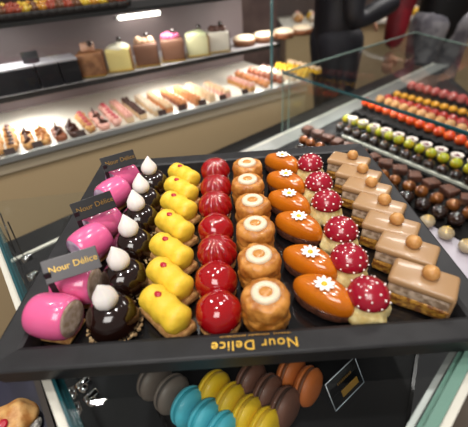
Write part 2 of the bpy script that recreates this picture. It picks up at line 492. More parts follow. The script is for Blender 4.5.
# red spotted toadstools
CAPM = mat('toadstool_red', '9c1029', .22, 0, .6)
DOTM = mat('sugar_dot', 'f7e9e4', .5)
CREAMB = mat('pale_cream', 'efdca0', .6, col2='dcc07a', scale=120, bump=.4, bscale=300, sss=.1)
def mush_proto():
    t = thing('toadstool_cake', '', 'pastry')
    R = .0192
    b = lathe([(0, 0), (.019, 0), (.0212, .003), (.0215, .008), (.0195, .014), (.0165, .019), (.0135, .024), (.010, .026), (0, .026)], 40, lambda a, k: 1 + .06*math.sin(5*a + 4*k) + .03*math.sin(8*a))
    obj('cream_base', rough(subd(b, 1), .0018, 180), CREAMB, t)
    cz = .0235
    pr = [(R*.55, cz - .002), (R*.9, cz - .002), (R*1.0, cz)] + [(R*math.cos(a), cz + R*.92*math.sin(a)) for a in [.2, .4, .6, .8, 1.0, 1.2, 1.4]] + [(0, cz + R*.92)]
    obj('red_cap', lathe(pr, 40), CAPM, t)
    d = bmesh.new(); rr = random.Random(9)
    for el, n, off in ((.18, 11, 0), (.55, 9, .3), (.92, 6, .1), (1.3, 3, .5)):
        for i in range(n):
            a = 2*PI*(i + off)/n + rr.uniform(-.12, .12); e = el + rr.uniform(-.08, .08)
            merge(d, ball(rr.uniform(.0010, .0015), (R*math.cos(e)*math.cos(a), R*math.cos(e)*math.sin(a), cz + R*.92*math.sin(e)), sub=1))
    obj('sugar_dots', d, DOTM, t)
    return t
# milk chocolate bars
BARG = mat('milk_choc_glaze', 'ab8760', .3, 0, .3, sss=.05)
FILL = mat('layered_filling', 'cdb7a0', .5, col2='8f7760', scale=140, bump=.3)
CRISP = mat('golden_crisp', 'c69238', .5, .1, .3, col2='7e4a18', scale=170, bump=.8, bscale=420)
NUT = mat('hazelnut', 'd8a565', .5, 0, .2, col2='c08748', scale=120)
def bar_proto():
    t = thing('caramel_bar', '', 'pastry')
    L, W = .060, .0345
    obj('crisp_base', rough(subd(rbox(L*.95, W*.92, .015, .002, (0, -.001, .0075)), 3), .0016, 330), CRISP, t)
    obj('filling', rough(subd(rbox(L*.94, W*.88, .012, .002, (0, -.001, .0195)), 2), .0007, 150), FILL, t)
    # glaze: a thick rounded top that runs down over the far side and the right end
    g = rbox(L, W, .010, .0042, (0, 0, .0295), 4)
    merge(g, rbox(L*.98, .004, .026, .0018, (0, W/2 - .0022, .0185), 3))
    merge(g, rbox(.004, W*.98, .027, .0018, (L/2 - .0022, 0, .0175), 3))
    obj('milk_chocolate_glaze', g, BARG, t)
    n = lathe([(0, .0335), (.006, .0342), (.0080, .0380), (.0078, .0415), (.0058, .0450), (.0025, .0470), (0, .0476)], 24)
    for v in n.verts: v.co.x += .004; v.co.y += .002
    obj('hazelnut', rough(n, .0005, 200), NUT, t)
    return t

def lay(proto, pts, rots, fmt, group, alt=None, jit=.0, scl=None, size=1.1):
    n = len(pts)
    order = list(range(n))[::-1]                       # front first
    for k, i in enumerate(order):
        src = alt[i] if alt else proto
        lab = fmt % ordn(k, n, 'front rim', 'far rim')
        r = rots[i] if isinstance(rots, (list, tuple)) else rots + random.uniform(-jit, jit)
        s = scl[i] if scl else 1
        dup(src, pts[i], r, lab, group, s * size)
def drop(*ps):
    for p in ps:
        for ch in list(p.children):
            for g in list(ch.children): bpy.data.objects.remove(g)
            bpy.data.objects.remove(ch)
        bpy.data.objects.remove(p)

pk = pink_proto()
lay(pk, col_pts([(125, 179), (113, 195), (105, 225), (90, 245), (80, 286), (51, 318)], .023), [.95, 1.0, 1.0, .95, -.10, -.25],
    'pink glazed barrel cake, %s in the leftmost column', 'pink barrels in the leftmost column', size=1.1)
ch = choc_proto()
lay(ch, col_pts([(149.5, 168), (140, 186), (135.5, 203), (128.5, 228), (119, 260), (105, 298)], .048), [0, .7, 1.5, 2.2, 3, 4],
    'dark chocolate dome with a white meringue peak, %s of its column', 'chocolate domes beside the pink barrels', size=1.1)
ye = yellow_proto()
lay(ye, col_pts([(184, 173), (180.5, 187), (178, 203), (173, 223), (170, 248), (170, 275), (165, 305)], .030), -.80,
    'yellow lemon cream finger on biscuit, %s of its column', 'yellow fingers beside the chocolate domes', jit=.05)
rs, rp = red_proto(True), red_proto(False)
lay(rs, col_pts([(215, 171), (216, 188), (214.6, 206), (215.7, 229), (218, 252), (215.7, 280), (220.5, 311)], .022), [0, 1, 2, 3, 4, 5, 6],
    'glossy red glazed dome, %s of the red column', 'red domes in the middle of the tray', alt=[rs, rs, rs, rp, rs, rp, rp])
pf = puff_proto()
lay(pf, col_pts([(247.7, 164.6), (247, 181.5), (253, 202.6), (255.5, 226), (258, 257), (265.7, 295)], .042), [0, 1, 2, 3, 4, 5],
    'round golden puff with a white cream ring, %s of its column', 'golden puffs beside the red domes', size=1.12)
og = orange_proto()
lay(og, col_pts([(284, 157), (286, 176), (287, 196), (298, 219), (309, 255), (325, 287)], .034), [-.72]*6,
    'orange caramel leaf cake with a sugar daisy, %s of its column', 'caramel leaf cakes beside the puffs')
mu = mush_proto()
lay(mu, col_pts([(311, 163), (319.5, 182), (327, 201), (342, 229), (346.5, 258), (368, 293)], .033), [0, 1.1, 2, 3.2, 4, 5],
    'red spotted toadstool cake on pale cream, %s of its column', 'toadstool cakes beside the caramel leaves', size=1.16)
br = bar_proto()
lay(br, col_pts([(350, 156), (360, 169.5), (368, 183), (381, 200.5), (392, 220), (409, 243), (423, 274)], .043), -.62,
    'milk chocolate bar topped with a hazelnut, %s of the rightmost column', 'hazelnut bars in the rightmost column', jit=.03)
drop(pk, ch, ye, rs, rp, pf, og, mu, br)

# ------------------------------------------------------------------ name cards on the left of the tray
CARD_LIT = mat('card_lit', '5e5c5e', .35, .2)  # lighter than the black cards: light falling on it put into the colour
CARDK = mat('card_black', '1c1b1d', .4)
def name_card(pts, z, label, m, txtm):
    """pts: pixels of the bottom-left, bottom-right and top-left corner of the plate"""
    bl, brr = at(*pts[0], z), at(*pts[1], z)
    ex = (brr - bl); w = ex.length; ex.normalize()
    back = Vector((-ex.y, ex.x, 0)); up = (back*.6 + Vector((0, 0, 1))*.8).normalized()
    h = .025
    t = thing('name_card', label, 'name card', (bl + brr)/2*1 + Vector((0, 0, GZ - z + .0075)), math.atan2(ex.y, ex.x), 'name cards along the left rim')
    zz = z - TB
    lean = Matrix.Rotation(-math.atan2(.6, .8), 3, 'X')
    pl = rbox(w, .0022, h, .0006, (0, 0, h/2)); bmesh.ops.rotate(pl, matrix=lean, verts=pl.verts)
    bmesh.ops.translate(pl, vec=(0, 0, zz), verts=pl.verts)
    obj('plate', pl, m, t, False)
    tx = text_mesh('Nour Délice', .0098, .0001)
    bmesh.ops.rotate(tx, matrix=Matrix.Rotation(PI/2, 3, 'X'), verts=tx.verts)
    bmesh.ops.translate(tx, vec=(.002, -.0013, h*.52), verts=tx.verts)
    bmesh.ops.rotate(tx, matrix=lean, verts=tx.verts); bmesh.ops.translate(tx, vec=(0, 0, zz), verts=tx.verts)
    obj('lettering', tx, txtm, t, False)
    obj('stand', merge(rbox(.006, .0018, zz + .012, 0, (-w*.44, .0036, (zz + .012)/2)), rbox(.014, .009, .0015, 0, (-w*.44, .003, .00075))), BLACKM, t, False)
name_card([(47, 285), (102, 267)], TB + .060, 'name card painted lit grey with gold lettering, nearest the front of the tray', CARD_LIT, GOLD)
name_card([(77, 222), (117, 207)], TB + .057, 'black name card in the middle of the left rim, between pink barrels', CARDK, mat('dull_gold', 'a07a3c', .35, .7))
name_card([(105, 173), (138, 163)], TB + .055, 'black name card at the far left corner of the tray', CARDK, mat('dull_gold', 'a07a3c', .35, .7))

# ------------------------------------------------------------------ macarons in the counter
MZ = GZ - .118
def macaron(name, col, u, v, az, lean, label, zc=.024):
    m = mat('macaron_' + name, col, .55, 0, .05, bump=.15, bscale=300)
    fm = mat('macaron_filling_' + name, {'blue': '2f9fb0', 'yellow': 'c9a020', 'cocoa': '3e2318', 'orange': '6b3a1c', 'grey': '4a4340'}[name], .6)
    p = at(u, v, MZ + zc)
    t = thing('macaron', label, 'macaron', (p.x, p.y, MZ), az, 'macarons in the black tray under the glass')
    R = .0235; M = Matrix.Rotation(lean, 4, 'X') ; T = Matrix.Translation((0, 0, R + .001)) @ M @ Matrix.Diagonal((1, 1, .72, 1))
    for s, nm in ((1, 'upper_shell'), (-1, 'lower_shell')):
        b = lathe([(R*.90, s*.003), (R*1.0, s*.0036), (R*1.02, s*.0055), (R*.99, s*.0072), (R*.97, s*.0085), (R*.88, s*.0125), (R*.68, s*.0152), (R*.4, s*.0166), (0, s*.0170)], 36)
        rough(b, .0005, 400, keep=lambda v: abs(v.co.z) < .0075)
        b.transform(T); obj(nm, b, m, t)
    b = lathe([(0, -.0034), (R*.93, -.0034), (R*.95, 0), (R*.93, .0034), (0, .0034)], 32); b.transform(T)
    obj('filling', b, fm, t)
_md = at(222, 436, MZ) - at(190, 407, MZ); bx_ = math.atan2(_md.x, -_md.y); ml = 1.38
for nm, colr, pts in (
    ('blue', '4db4c6', [((189, 407), 'turquoise macaron furthest left, first of the turquoise row'), ((206, 420), 'turquoise macaron in the middle of its row'), ((223, 433), 'turquoise macaron cut by the lower edge of the photo')]),
    ('yellow', 'dfb61c', [((214, 390), 'yellow macaron half hidden under the tray rim'), ((231, 403), 'yellow macaron second in the yellow row'), ((248, 416), 'yellow macaron third in the yellow row'), ((265, 429), 'yellow macaron cut by the lower edge of the photo')]),
    ('cocoa', '6a4436', [((251, 381), 'brown macaron half hidden under the tray rim'), ((268, 394), 'brown macaron in the middle of the cocoa row'), ((285, 407), 'brown macaron nearest the viewer in the cocoa row')]),
    ('orange', 'b8622a', [((291, 373), 'orange macaron half hidden under the tray rim'), ((308, 386), 'orange macaron at the right end beside the bare tray floor')]),
    ('grey', '6e625a', [((172, 394), 'grey brown macaron behind the turquoise row'), ((155, 381), 'grey brown macaron furthest left under the tray rim')])):
    for (u, v), lab in pts: macaron(nm, colr, u, v, bx_, ml, lab)
# the black tray they stand in
mq = [at(140, 372, MZ), at(186, 470, MZ), at(400, 470, MZ), at(420, 330, MZ), at(200, 300, MZ)]
mt = thing('macaron_tray', 'glossy black tray under the macarons inside the glass counter', 'tray', (mq[0].x, mq[0].y, MZ - .006))
b = prism([(p.x - mq[0].x, p.y - mq[0].y) for p in mq], 0, .0055); obj('tray_floor', b, mat('macaron_tray_black', '0e0e10', .55, spec=.2), mt, False)
b = bmesh.new()
for i in range(5):
    a, c = mq[i] - mq[0], mq[(i + 1) % 5] - mq[0]
    merge(b, bar(a, c, .004, 0, .014))
obj('tray_wall', b, BLACK, mt, False)
obj('foot_block', prism([(p.x - mq[0].x, p.y - mq[0].y) for p in [q.lerp((mq[0]+mq[1]+mq[2]+mq[3]+mq[4])/5, .12) for q in mq]], ZB - MZ + .006, 0), BLACKM, mt, False)

# clear acrylic holder with a gold label
hp = at(352, 390, MZ + .015)
hl = thing('label_holder', 'clear folded acrylic holder with a gold label, right of the macarons', 'label holder', (hp.x, hp.y, MZ), .62)
lean = Matrix.Rotation(-.55, 3, 'X')
def leaned(b, dz=0):
    bmesh.ops.rotate(b, matrix=lean, verts=b.verts); bmesh.ops.translate(b, vec=(0, 0, dz), verts=b.verts); return b
obj('front_sheet', leaned(rbox(.056, .0016, .038, 0, (0, 0, .019))), ACRYL, hl, False)
obj('foot_sheet', rbox(.056, .022, .0014, 0, (0, .011, .0007)), ACRYL, hl, False)
EDG = mat('acrylic_edge', 'c8d0d8', .2, 0, .4)
eb = bmesh.new()
for a, c in (((-.028, 0, 0), (-.028, 0, .038)), ((.028, 0, 0), (.028, 0, .038)), ((-.028, 0, .038), (.028, 0, .038)), ((-.028, 0, 0), (.028, 0, 0))):
    merge(eb, tube([a, c], .0006, 6))
obj('bright_edge', leaned(eb), EDG, hl)
lb = rbox(.030, .0006, .0085, 0, (.004, -.0014, .012)); obj('gold_label', leaned(lb), mat('gold_label', 'b58a3a', .4, .5), hl, False)
bm = bmesh.new()
for k in range(9): merge(bm, rbox(.0016, .0004, .0028, 0, (-.012 + k*.003, -.0014, .027)))
obj('print', leaned(bm), mat('dull_gold', 'a07a3c', .35, .7), hl, False)

# ------------------------------------------------------------------ lower left: pastry tray outside the counter
PZ = .80
pt = thing('pastry_tray', 'dark navy tray with jam pastries below the left side of the counter', 'tray', at(10, 425, PZ - .012))
c0 = at(10, 425, PZ)
quad = [at(-60, 380, PZ), at(38, 372, PZ), at(60, 440, PZ), at(-60, 470, PZ)]
obj('tray_floor', prism([(p.x - c0.x, p.y - c0.y) for p in quad], 0, .011), NAVY, pt, False)
b = bmesh.new()
cq = [at(*q, PZ - .012) for q in ()]
for i in range(4): merge(b, bar(quad[i] - c0, quad[(i + 1) % 4] - c0, .008, 0, .024))
obj('tray_wall', b, mat('dark_brown_wood', '2a2018', .5), pt, False)
qc = sum(quad, Vector())/4 - c0
obj('pedestal', rbox(.16, .16, PZ - .012, 0, (qc.x, qc.y, -(PZ - .012)/2)), BLACKM, pt, False)
CROI = mat('flaky_pastry', 'd8a868', .5, 0, .2, col2='b87a3c', scale=60, bump=.5, bscale=180)
def jam_pastry(u, v, lab, jam=True):
    p = at(u, v, PZ + .012); t = thing('jam_pastry', lab, 'pastry', (p.x, p.y, PZ), .5)
    b = ball(.042, (0, 0, .018), (1, .72, .48), 4)
    for vv in b.verts: vv.co.z = max(vv.co.z, .0)
    obj('flaky_crust', rough(b, .006, 55), CROI, t)
    if jam: obj('jam_spot', rough(ball(.014, (-.008, -.010, .036), (1.2, .8, .35), 3), .002, 120), RASP, t)
    return t
jam_pastry(8, 427, 'flaky pastry with red jam in the lower left corner of the photo')
p = at(30, 426, PZ + .01); t = thing('sugared_pastry', 'white sugared nut pastry beside the red jam pastry', 'pastry', (p.x, p.y, PZ))
obj('sugar_crust', rough(ball(.014, (0, 0, .008), (1, 1, .6), 3), .004, 150), mat('sugar_white', 'd8d4cc', .6, col2='8d8a86', scale=160), t)

# ------------------------------------------------------------------ chocolates in the case on the right
CZ = ZB + .012
sdir = (at(468, 185, CZ) - at(368, 144, CZ)).normalized()      # the rows run this way
snrm = Vector((-sdir.y, sdir.x, 0))                              # away from the viewer
def plateau(name, label, ua, ub, wd, m, z0=ZB + .0036, z1=CZ - .002, rim=0):
    a, b = at(*ua, CZ), at(*ub, CZ)
    t = thing(name, label, 'tray', (a.x, a.y, z0))
    L = (b - a).length + .08
    obj('tray_floor', slab((0, 0, 0), sdir*L, snrm*wd, (0, 0, z1 - z0)), m, t, False)
    return t
CBLK = mat('case_tray_black', '0d0a09', .7, spec=.2)
plateau('chocolate_tray', 'black tray of bronze chocolate balls beside the right rim of the pastry tray', (296, 152), (468, 237), .125, CBLK)
plateau('chocolate_tray', 'black tray of green and orange chocolates in the middle of the case', (347, 141), (468, 190), .255, CBLK)
plateau('chocolate_tray', 'black tray of red chocolates furthest inside the case', (392, 101), (468, 127), .16, CBLK)
dv = thing('tray_divider', 'pale metal divider strip between the bronze balls and the green chocolates', 'divider', (0, 0, ZB))
a, b = at(343, 135, CZ + .006), at(468, 186, CZ + .006)
obj('strip', bar(a, b + sdir*.06, .008, CZ - ZB - .0018, CZ + .006 - ZB), STRIPW, dv, False)
del_ = dv
def row(name, cat, mk, ua, ub, n, dz, label, group, jit=.0, z=CZ, scale=1):
    """pieces from pixel ua to pixel ub (their centres dz above the tray), in a line"""
    a, b = at(*ua, z + dz), at(*ub, z + dz)
    root = mk(name, cat)
    for i in range(n):
        p = a.lerp(b, i/(n - 1)); p.z = z - .002
        p.x += random.uniform(-jit, jit); p.y += random.uniform(-jit, jit)
        dup(root, p, random.uniform(0, 6.28), label % ordn(i, n, 'ledge end', 'right edge'), group, scale)
    drop(root)
def mk_ball(m, r=.0185, cup=True, sq=.95, pearl=None):
    def f(name, cat):
        t = thing(name, '', cat)
        obj('shell', ball(r, (0, 0, r*sq + .001), (1, 1, sq), 3), m, t)
        if cup: obj('paper_cup', lathe([(0, 0), (r*.72, 0), (r*.9, r*.42)], 18, lambda a, k: 1 + .05*math.cos(9*a)), mat('dark_cup', '1a0f0b', .6), t)
        if pearl: obj('topping', ball(r*.3, (0, 0, r*sq*2), (1, 1, .6), 2), pearl, t)
        return t
    return f
def mk_tablet(m):
    def f(name, cat):
        t = thing(name, '', cat)
        obj('slab', rough(subd(rbox(.040, .034, .020, .003, (0, 0, .010)), 2), .0025, 120), m, t)
        return t
    return f
def mk_chip(name, cat):
    t = thing(name, '', cat)
    cup = lathe([(0, .0), (.010, .0), (.014, .016), (.018, .030), (.019, .033), (.016, .034), (.012, .031), (.006, .029)], 24, lambda a, k: 1 + .04*math.sin(5*a)*k)
    obj('white_cup', cup, mat('white_chocolate', 'ead8cf', .4, 0, .2), t)
    obj('purple_center', lathe([(0, .0335), (.0055, .0330), (.0095, .0290)], 20, lambda a, k: 1 + .2*math.sin(3*a)), mat('berry_purple', '6a2b3c', .5), t)
    return t
def mk_swirl(name, cat):
    t = thing(name, '', cat)
    obj('shell', ball(.0215, (0, 0, .019), (1, 1, .85), 3), mat('pale_truffle', 'b3a284', .35, 0, .3), t)
    pts = []
    for k in range(60):
        a = k/59*3.2*2*PI; r = .0165*k/59
        z = .019 + .0215*.86*math.sqrt(max(0, 1 - (r/.0215)**2)); pts.append((r*math.cos(a), r*math.sin(a), z))
    obj('gold_swirl', tube(pts, .0009, 6), GOLD, t)
    return t
BRONZE = mat('bronze_choc', '9c5a26', .2, .35, .6, col2='5a2a12', scale=50)
DARKB = mat('dark_choc_ball', '20110d', .15, 0, .7, col2='38241c', scale=40)
TABL = mat('milk_tablet', '6a3e2c', .6, col2='4e2a1e', scale=80, bump=.5)
GREENY = mat('green_choc', 'a8aa22', .18, 0, .7, col2='c9a418', scale=45)
ORNG = mat('orange_choc', 'd8421a', .18, 0, .7, col2='e86a20', scale=45)
PEACH = mat('peach_choc', 'cf9a60', .5)
REDC = mat('red_choc', 'b02a1e', .2, 0, .6)
YELC = mat('yellow_choc', 'e8a21e', .3, 0, .4)
PINKR = mat('pink_red_choc', 'c04a48', .2, 0, .6, col2='d88a80', scale=40)
row('chocolate_tablet', 'chocolate', mk_tablet(TABL), (308, 129), (468, 199), 13, .010, 'rough milk chocolate tablet, %s of the tablet row', 'tablets behind the bronze balls', .002)
row('bronze_bonbon', 'chocolate', mk_ball(BRONZE, .0175), (303, 139), (470, 212), 15, .018, 'bronze chocolate ball, %s of the bronze row', 'bronze balls beside the pastry tray', .003)
row('dark_bonbon', 'chocolate', mk_ball(DARKB, .019), (299, 149), (458, 219), 13, .018, 'dark chocolate ball in front of the bronze row, %s', 'dark balls in front of the bronze row', .003)
row('brown_bonbon', 'chocolate', mk_ball(DARKB, .0165, pearl=BRONZE), (340, 127), (470, 181), 13, .016, 'small brown ball below the green row, %s', 'brown balls in front of the green row', .001)
row('green_bonbon', 'chocolate', mk_ball(GREENY, .0175), (347, 118), (470, 168), 13, .018, 'glossy yellow-green chocolate ball, %s of the green row', 'green balls behind the divider')
row('white_cup_chocolate', 'chocolate', mk_chip, (353, 117), (475, 160), 10, .033, 'white chocolate cup with a berry center, %s of its row', 'white cups behind the green balls')
row('black_chocolate', 'chocolate', mk_tablet(mat('black_choc', '0a0607', .6, spec=.2)), (358, 113), (470, 154), 14, .010, 'near-black chocolate square, %s of its row', 'black squares in front of the orange row', .002)
row('orange_bonbon', 'chocolate', mk_ball(ORNG, .0190), (366, 102), (472, 144), 13, .019, 'glossy orange chocolate ball, %s of the orange row', 'orange balls in the middle of the case')
row('peach_bonbon', 'chocolate', mk_ball(PEACH, .0190, False), (381, 99), (472, 132), 11, .019, 'matte peach chocolate lump behind the orange row, %s', 'peach lumps behind the orange balls', .002)
row('red_bonbon', 'chocolate', mk_ball(REDC, .0190, False), (388, 98), (472, 125), 11, .019, 'glossy red chocolate ball, %s of the red row', 'red balls behind the peach lumps')
row('yellow_bonbon', 'chocolate', mk_ball(YELC, .0165, False, .8), (397, 94), (472, 114), 10, .013, 'flat yellow chocolate, %s of the yellow row', 'yellow chocolates behind the red balls')
row('pink_bonbon', 'chocolate', mk_ball(PINKR, .0215), (412, 85), (472, 101), 8, .022, 'mottled pink-red chocolate ball, %s of the furthest row', 'pink-red balls furthest in the case')
# white board with the swirl truffles, right of the pastry tray
wq = [at(408, 206, ZB), at(468, 232, ZB), at(520, 258, ZB), at(520, 310, ZB), at(455, 275, ZB), at(420, 235, ZB)]
wt = thing('white_board', 'pale lavender board with swirl truffles beside the right rim of the pastry tray', 'board', (wq[0].x, wq[0].y, ZB))
obj('board', prism([(p.x - wq[0].x, p.y - wq[0].y) for p in wq], 0, .006), mat('lavender_board', 'b9b2bb', .4), wt, False)
row('swirl_truffle', 'chocolate', mk_swirl, (428, 219), (468, 244), 3, .020, 'pale truffle with a gold spiral, %s of the board', 'swirl truffles on the pale board', z=ZB + .008, scale=.82)

# ------------------------------------------------------------------ the counter behind
def bgp(u, n, z): return Vector((B0.x, B0.y, 0)) + bu*u + bn*n + Vector((0, 0, z))
U0, U1 = -.35, (B1 - B0).length + .10
def bbox(u0, u1, n0, n1, z0, z1): return slab(bgp(u0, n0, z0), bu*(u1-u0), bn*(n1-n0), Vector((0, 0, z1-z0)))
bc = thing('bakery_counter', 'long lit bakery counter with glass front and two shelves behind the tray', 'counter', (0, 0, 0))
NB = .50
obj('front_panel', bbox(U0, U1, .012, NB, 0, BGZ - .045), TAN, bc, False)
obj('trim_band', bbox(U0, U1, .004, .05, BGZ - .045, BGZ - .012), CREAMT, bc, False)
obj('bottom_rail', bbox(U0, U1, -.006, .012, BGZ - .010, BGZ + .006), STEEL, bc, False)
obj('deck', bbox(U0, U1, .012, NB, BGZ - .012, BGZ), WHITE, bc, False)
ZS = bg(100, 79, .20).z; ZT = bg(50, 18, .20).z
obj('back_panel', bbox(U0, U1, NB, NB + .02, 0, ZT + .02), mat('mauve_panel', '7a6c6c', .5), bc, False)
obj('middle_shelf', bbox(U0, U1, .20, NB, ZS - .012, ZS), mat('shelf_grey', '9a9494', .35), bc, False)
obj('shelf_lip', bbox(U0, U1, .194, .20, ZS - .014, ZS + .002), BLACKM, bc, False)
UT = (bg(255, 3, .2) - bgp(0, .2, 0)).dot(bu)
obj('top_shelf', bbox(U0, UT, .20, NB, ZT - .012, ZT), BLACKM, bc, False)
jt = (at(256, 84, BGZ) - bgp(0, 0, 0)).dot(bu)
obj('front_glass', bbox(U0, jt, 0, .005, BGZ + .006, ZT + .05), GLASS, bc, False)
obj('front_glass', bbox(jt, U1, 0, .005, BGZ + .006, ZT + .05), GLASS, bc, False)
obj('glass_joint', bbox(jt - .003, jt + .003, -.002, .007, BGZ + .006, ZT + .05), mat('joint_teal', '5a7f82', .2), bc, False)
# LED tube under the top shelf
lt0, lt1 = bg(120, 18, NB - .03), bg(160, 13, NB - .03)
lu0, lu1 = (lt0 - bgp(0, 0, 0)).dot(bu), (lt1 - bgp(0, 0, 0)).dot(bu)
led_t = thing('led_tube', 'bright white lamp tube on the back panel below the top shelf', 'lamp', bgp((lu0+lu1)/2, NB - .022, (lt0.z + lt1.z)/2))
b = tube([-bu*(lu1-lu0)/2, bu*(lu1-lu0)/2], .008, 14); obj('tube', b, emit('led_white', 'fff6ec', 9), led_t)
obj('bracket', bbox((lu0-lu1)/2 - .01, (lu1-lu0)/2 + .01, .008, .018, -.006, .006), STEEL, led_t, False)
[c for c in C.objects if c.parent == led_t and c.name.startswith('bracket')][0].data.transform(Matrix.Translation(-bgp(0, 0, 0)))
# goods on the middle shelf
def on_bg(u, v, n, z):      # pixel -> distance along the counter, at depth n and height z
    p = bg(u, v, n); return (p - bgp(0, 0, 0)).dot(bu)
rotb = math.atan2(bu.y, bu.x)
BOXT = mat('box_lid', 'a9a6ac', .3, .1)
for k, (u, lab) in enumerate(((2, 'black cake box at the left edge of the photo on the middle shelf'), (26, 'black cake box second on the middle shelf'),
                              (51, 'black cake box third on the middle shelf'), (73, 'black cake box next to the brown cube cake'))):
    uu = on_bg(u, 78, .22, ZS); w = .074 if k < 3 else .068
    t = thing('cake_box', lab, 'box', bgp(uu, .27, ZS + .001), rotb, 'black boxes on the middle shelf')
    obj('carton', rbox(w - .006, .11, .070, .003, (0, 0, .0353)), mat('box_black', '18171b', .35), t, False)
    obj('lid', rbox(w - .005, .112, .006, .001, (0, 0, .0734)), BOXT, t, False)
uu = on_bg(30, 58, .27, ZS); t = thing('price_sign', 'small black price sign standing on the black boxes', 'sign', bgp(uu, .25, ZS + .0776), rotb)
obj('sign_plate', rbox(.05, .003, .035, 0, (0, 0, .0185)), BLACKM, t, False); obj('sign_foot', rbox(.03, .02, .002, 0, (0, 0, .001)), BLACKM, t, False)
def cake(u, v, w, h, side, fill, topm, kind, lab):
    uu = on_bg(u, v, .24, ZS)
    t = thing('cube_cake', lab, 'cake', bgp(uu, .275, ZS + .004), rotb - .35, 'cakes along the middle shelf')
    obj('cake_body', rough(subd(rbox(w, w, h, .006, (0, 0, h/2)), 2), .002, 40), fill, t)
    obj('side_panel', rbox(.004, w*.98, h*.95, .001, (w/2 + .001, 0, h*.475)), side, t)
    obj('card', rbox(w*1.12, w*1.12, .0025, 0, (0, 0, .0012)), GOLD, t, False)
    tp = bmesh.new(); rr = random.Random(u)
    if kind == 'roll':
        merge(tp, tube([(-.022, 0, h + .015), (.022, 0, h + .015)], .016, 18))
    elif kind == 'flat':
        merge(tp, rough(ball(w*.5, (0, 0, h), (1, 1, .3), 3), .006, 40))
    else:
        for i in range(9): merge(tp, ball(rr.uniform(.012, .017), (rr.uniform(-.3, .3)*w, rr.uniform(-.3, .3)*w, h + .006), sub=2))
    o = obj('topping', tp, topm, t)
    obj('berry', ball(.010, (.012, -.012, h + .026), sub=2), DARKB, t)
BROWNC = mat('cake_brown', '9a6a45', .6, col2='7a4e30', scale=40)
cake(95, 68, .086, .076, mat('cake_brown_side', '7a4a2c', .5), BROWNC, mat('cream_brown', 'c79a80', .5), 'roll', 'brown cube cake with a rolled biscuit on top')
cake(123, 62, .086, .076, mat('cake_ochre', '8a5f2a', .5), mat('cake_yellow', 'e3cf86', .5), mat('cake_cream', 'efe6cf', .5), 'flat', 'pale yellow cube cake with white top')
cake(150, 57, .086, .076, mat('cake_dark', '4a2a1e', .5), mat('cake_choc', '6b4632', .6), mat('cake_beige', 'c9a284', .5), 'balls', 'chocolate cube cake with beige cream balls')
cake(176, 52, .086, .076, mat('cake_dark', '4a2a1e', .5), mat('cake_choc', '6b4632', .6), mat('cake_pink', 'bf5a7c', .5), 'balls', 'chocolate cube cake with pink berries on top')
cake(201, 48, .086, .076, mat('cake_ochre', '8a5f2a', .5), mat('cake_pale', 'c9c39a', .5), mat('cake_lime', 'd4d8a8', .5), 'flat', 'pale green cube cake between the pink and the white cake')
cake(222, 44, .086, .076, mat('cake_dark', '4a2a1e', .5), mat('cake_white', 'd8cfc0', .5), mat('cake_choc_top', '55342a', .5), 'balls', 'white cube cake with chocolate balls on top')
for k, (u, v) in enumerate(((248, 42), (268, 38), (288, 34), (306, 31))):
    uu = on_bg(u, v, .26, ZS)
    t = thing('cream_tart', 'round cream tart on the middle shelf, ' + ordn(k, 4, 'white cube cake', 'right end'), 'tart', bgp(uu, .29, ZS + .001), 0, 'cream tarts on the middle shelf')
    obj('crust', lathe([(0, 0), (.045, 0), (.052, .026), (.048, .026)], 28), mat('tart_crust', '7a4a2c', .6), t)
    obj('cream', rough(lathe([(.048, .024), (.042, .036), (.02, .042), (0, .043)], 28), .005, 50), mat('tart_cream', 'dcc6a8', .5), t)
# goods on the top shelf
rr = random.Random(12)
tops = [('golden_tart', mat('glaze_gold', 'c8861e', .25, 0, .5)), ('yellow_tart', mat('glaze_yellow', 'd8b02c', .3, 0, .4)), ('red_tart', mat('glaze_red', '9c3a1e', .3, 0, .4)), ('nut_tart', mat('glaze_brown', '6a3a18', .4, 0, .3))]
cnt = 0
for rown in (0, 1):
    for k in range(15):
        u = 2 + k*8.6 + rown*4
        nm, m = tops[rr.randrange(4)]
        uu = on_bg(u, 14, .23 + rown*.07, ZT)
        colr = nm.split('_')[0]
        t = thing('fruit_tartlet', '%s glazed tartlet on the top shelf, %s of the %s row' % (colr, ordn(k, 15, 'left', 'right'), ['front', 'rear'][rown]), 'tart', bgp(uu, .235 + rown*.07, ZT + .001), 0, 'glazed tartlets on the top shelf'); t.scale = (1.2,)*3
        obj('shell', lathe([(0, 0), (.020, 0), (.026, .018), (.023, .018)], 18), mat('dark_cup', '1a0f0b', .6), t)
        f = bmesh.new()
        for i in range(6): merge(f, ball(.010, (.012*math.cos(i*1.05), .012*math.sin(i*1.05), .022), sub=1))
        merge(f, ball(.011, (0, 0, .029), sub=1)); obj('fruit', f, m, t)
# goods on the deck
def mk_petit(kind, m1, m2):
    def f(name, cat):
        t = thing(name, '', cat)
        if kind == 'slice':
            obj('slice', rbox(.032, .022, .022, .003, (0, 0, .011)), m1, t); ic = rough(subd(rbox(.032, .022, .006, .002, (0, 0, .0245)), 1), .002, 200)
            for q in (-.008, .008): merge(ic, ball(.0075, (q, 0, .029), sub=2))
            obj('icing', ic, m2, t)
        elif kind == 'puff':
            obj('puff', rough(ball(.021, (0, 0, .0155), (1.1, .85, .75), 3), .004, 70), m1, t); obj('cream', rough(ball(.011, (0, 0, .030), (1, 1, .7), 2), .002, 120), m2, t)
        else:
            obj('base', rough(lathe([(0, 0), (.020, 0), (.023, .014), (.018, .020), (0, .021)], 18), .002, 120), m1, t)
            s = rbox(.030, .006, .018, .001, (0, 0, .028)); bmesh.ops.rotate(s, matrix=Matrix.Rotation(.5, 3, 'Y'), cent=(0, 0, .022), verts=s.verts)
            obj('shard', s, m2, t)
        return t
    return f
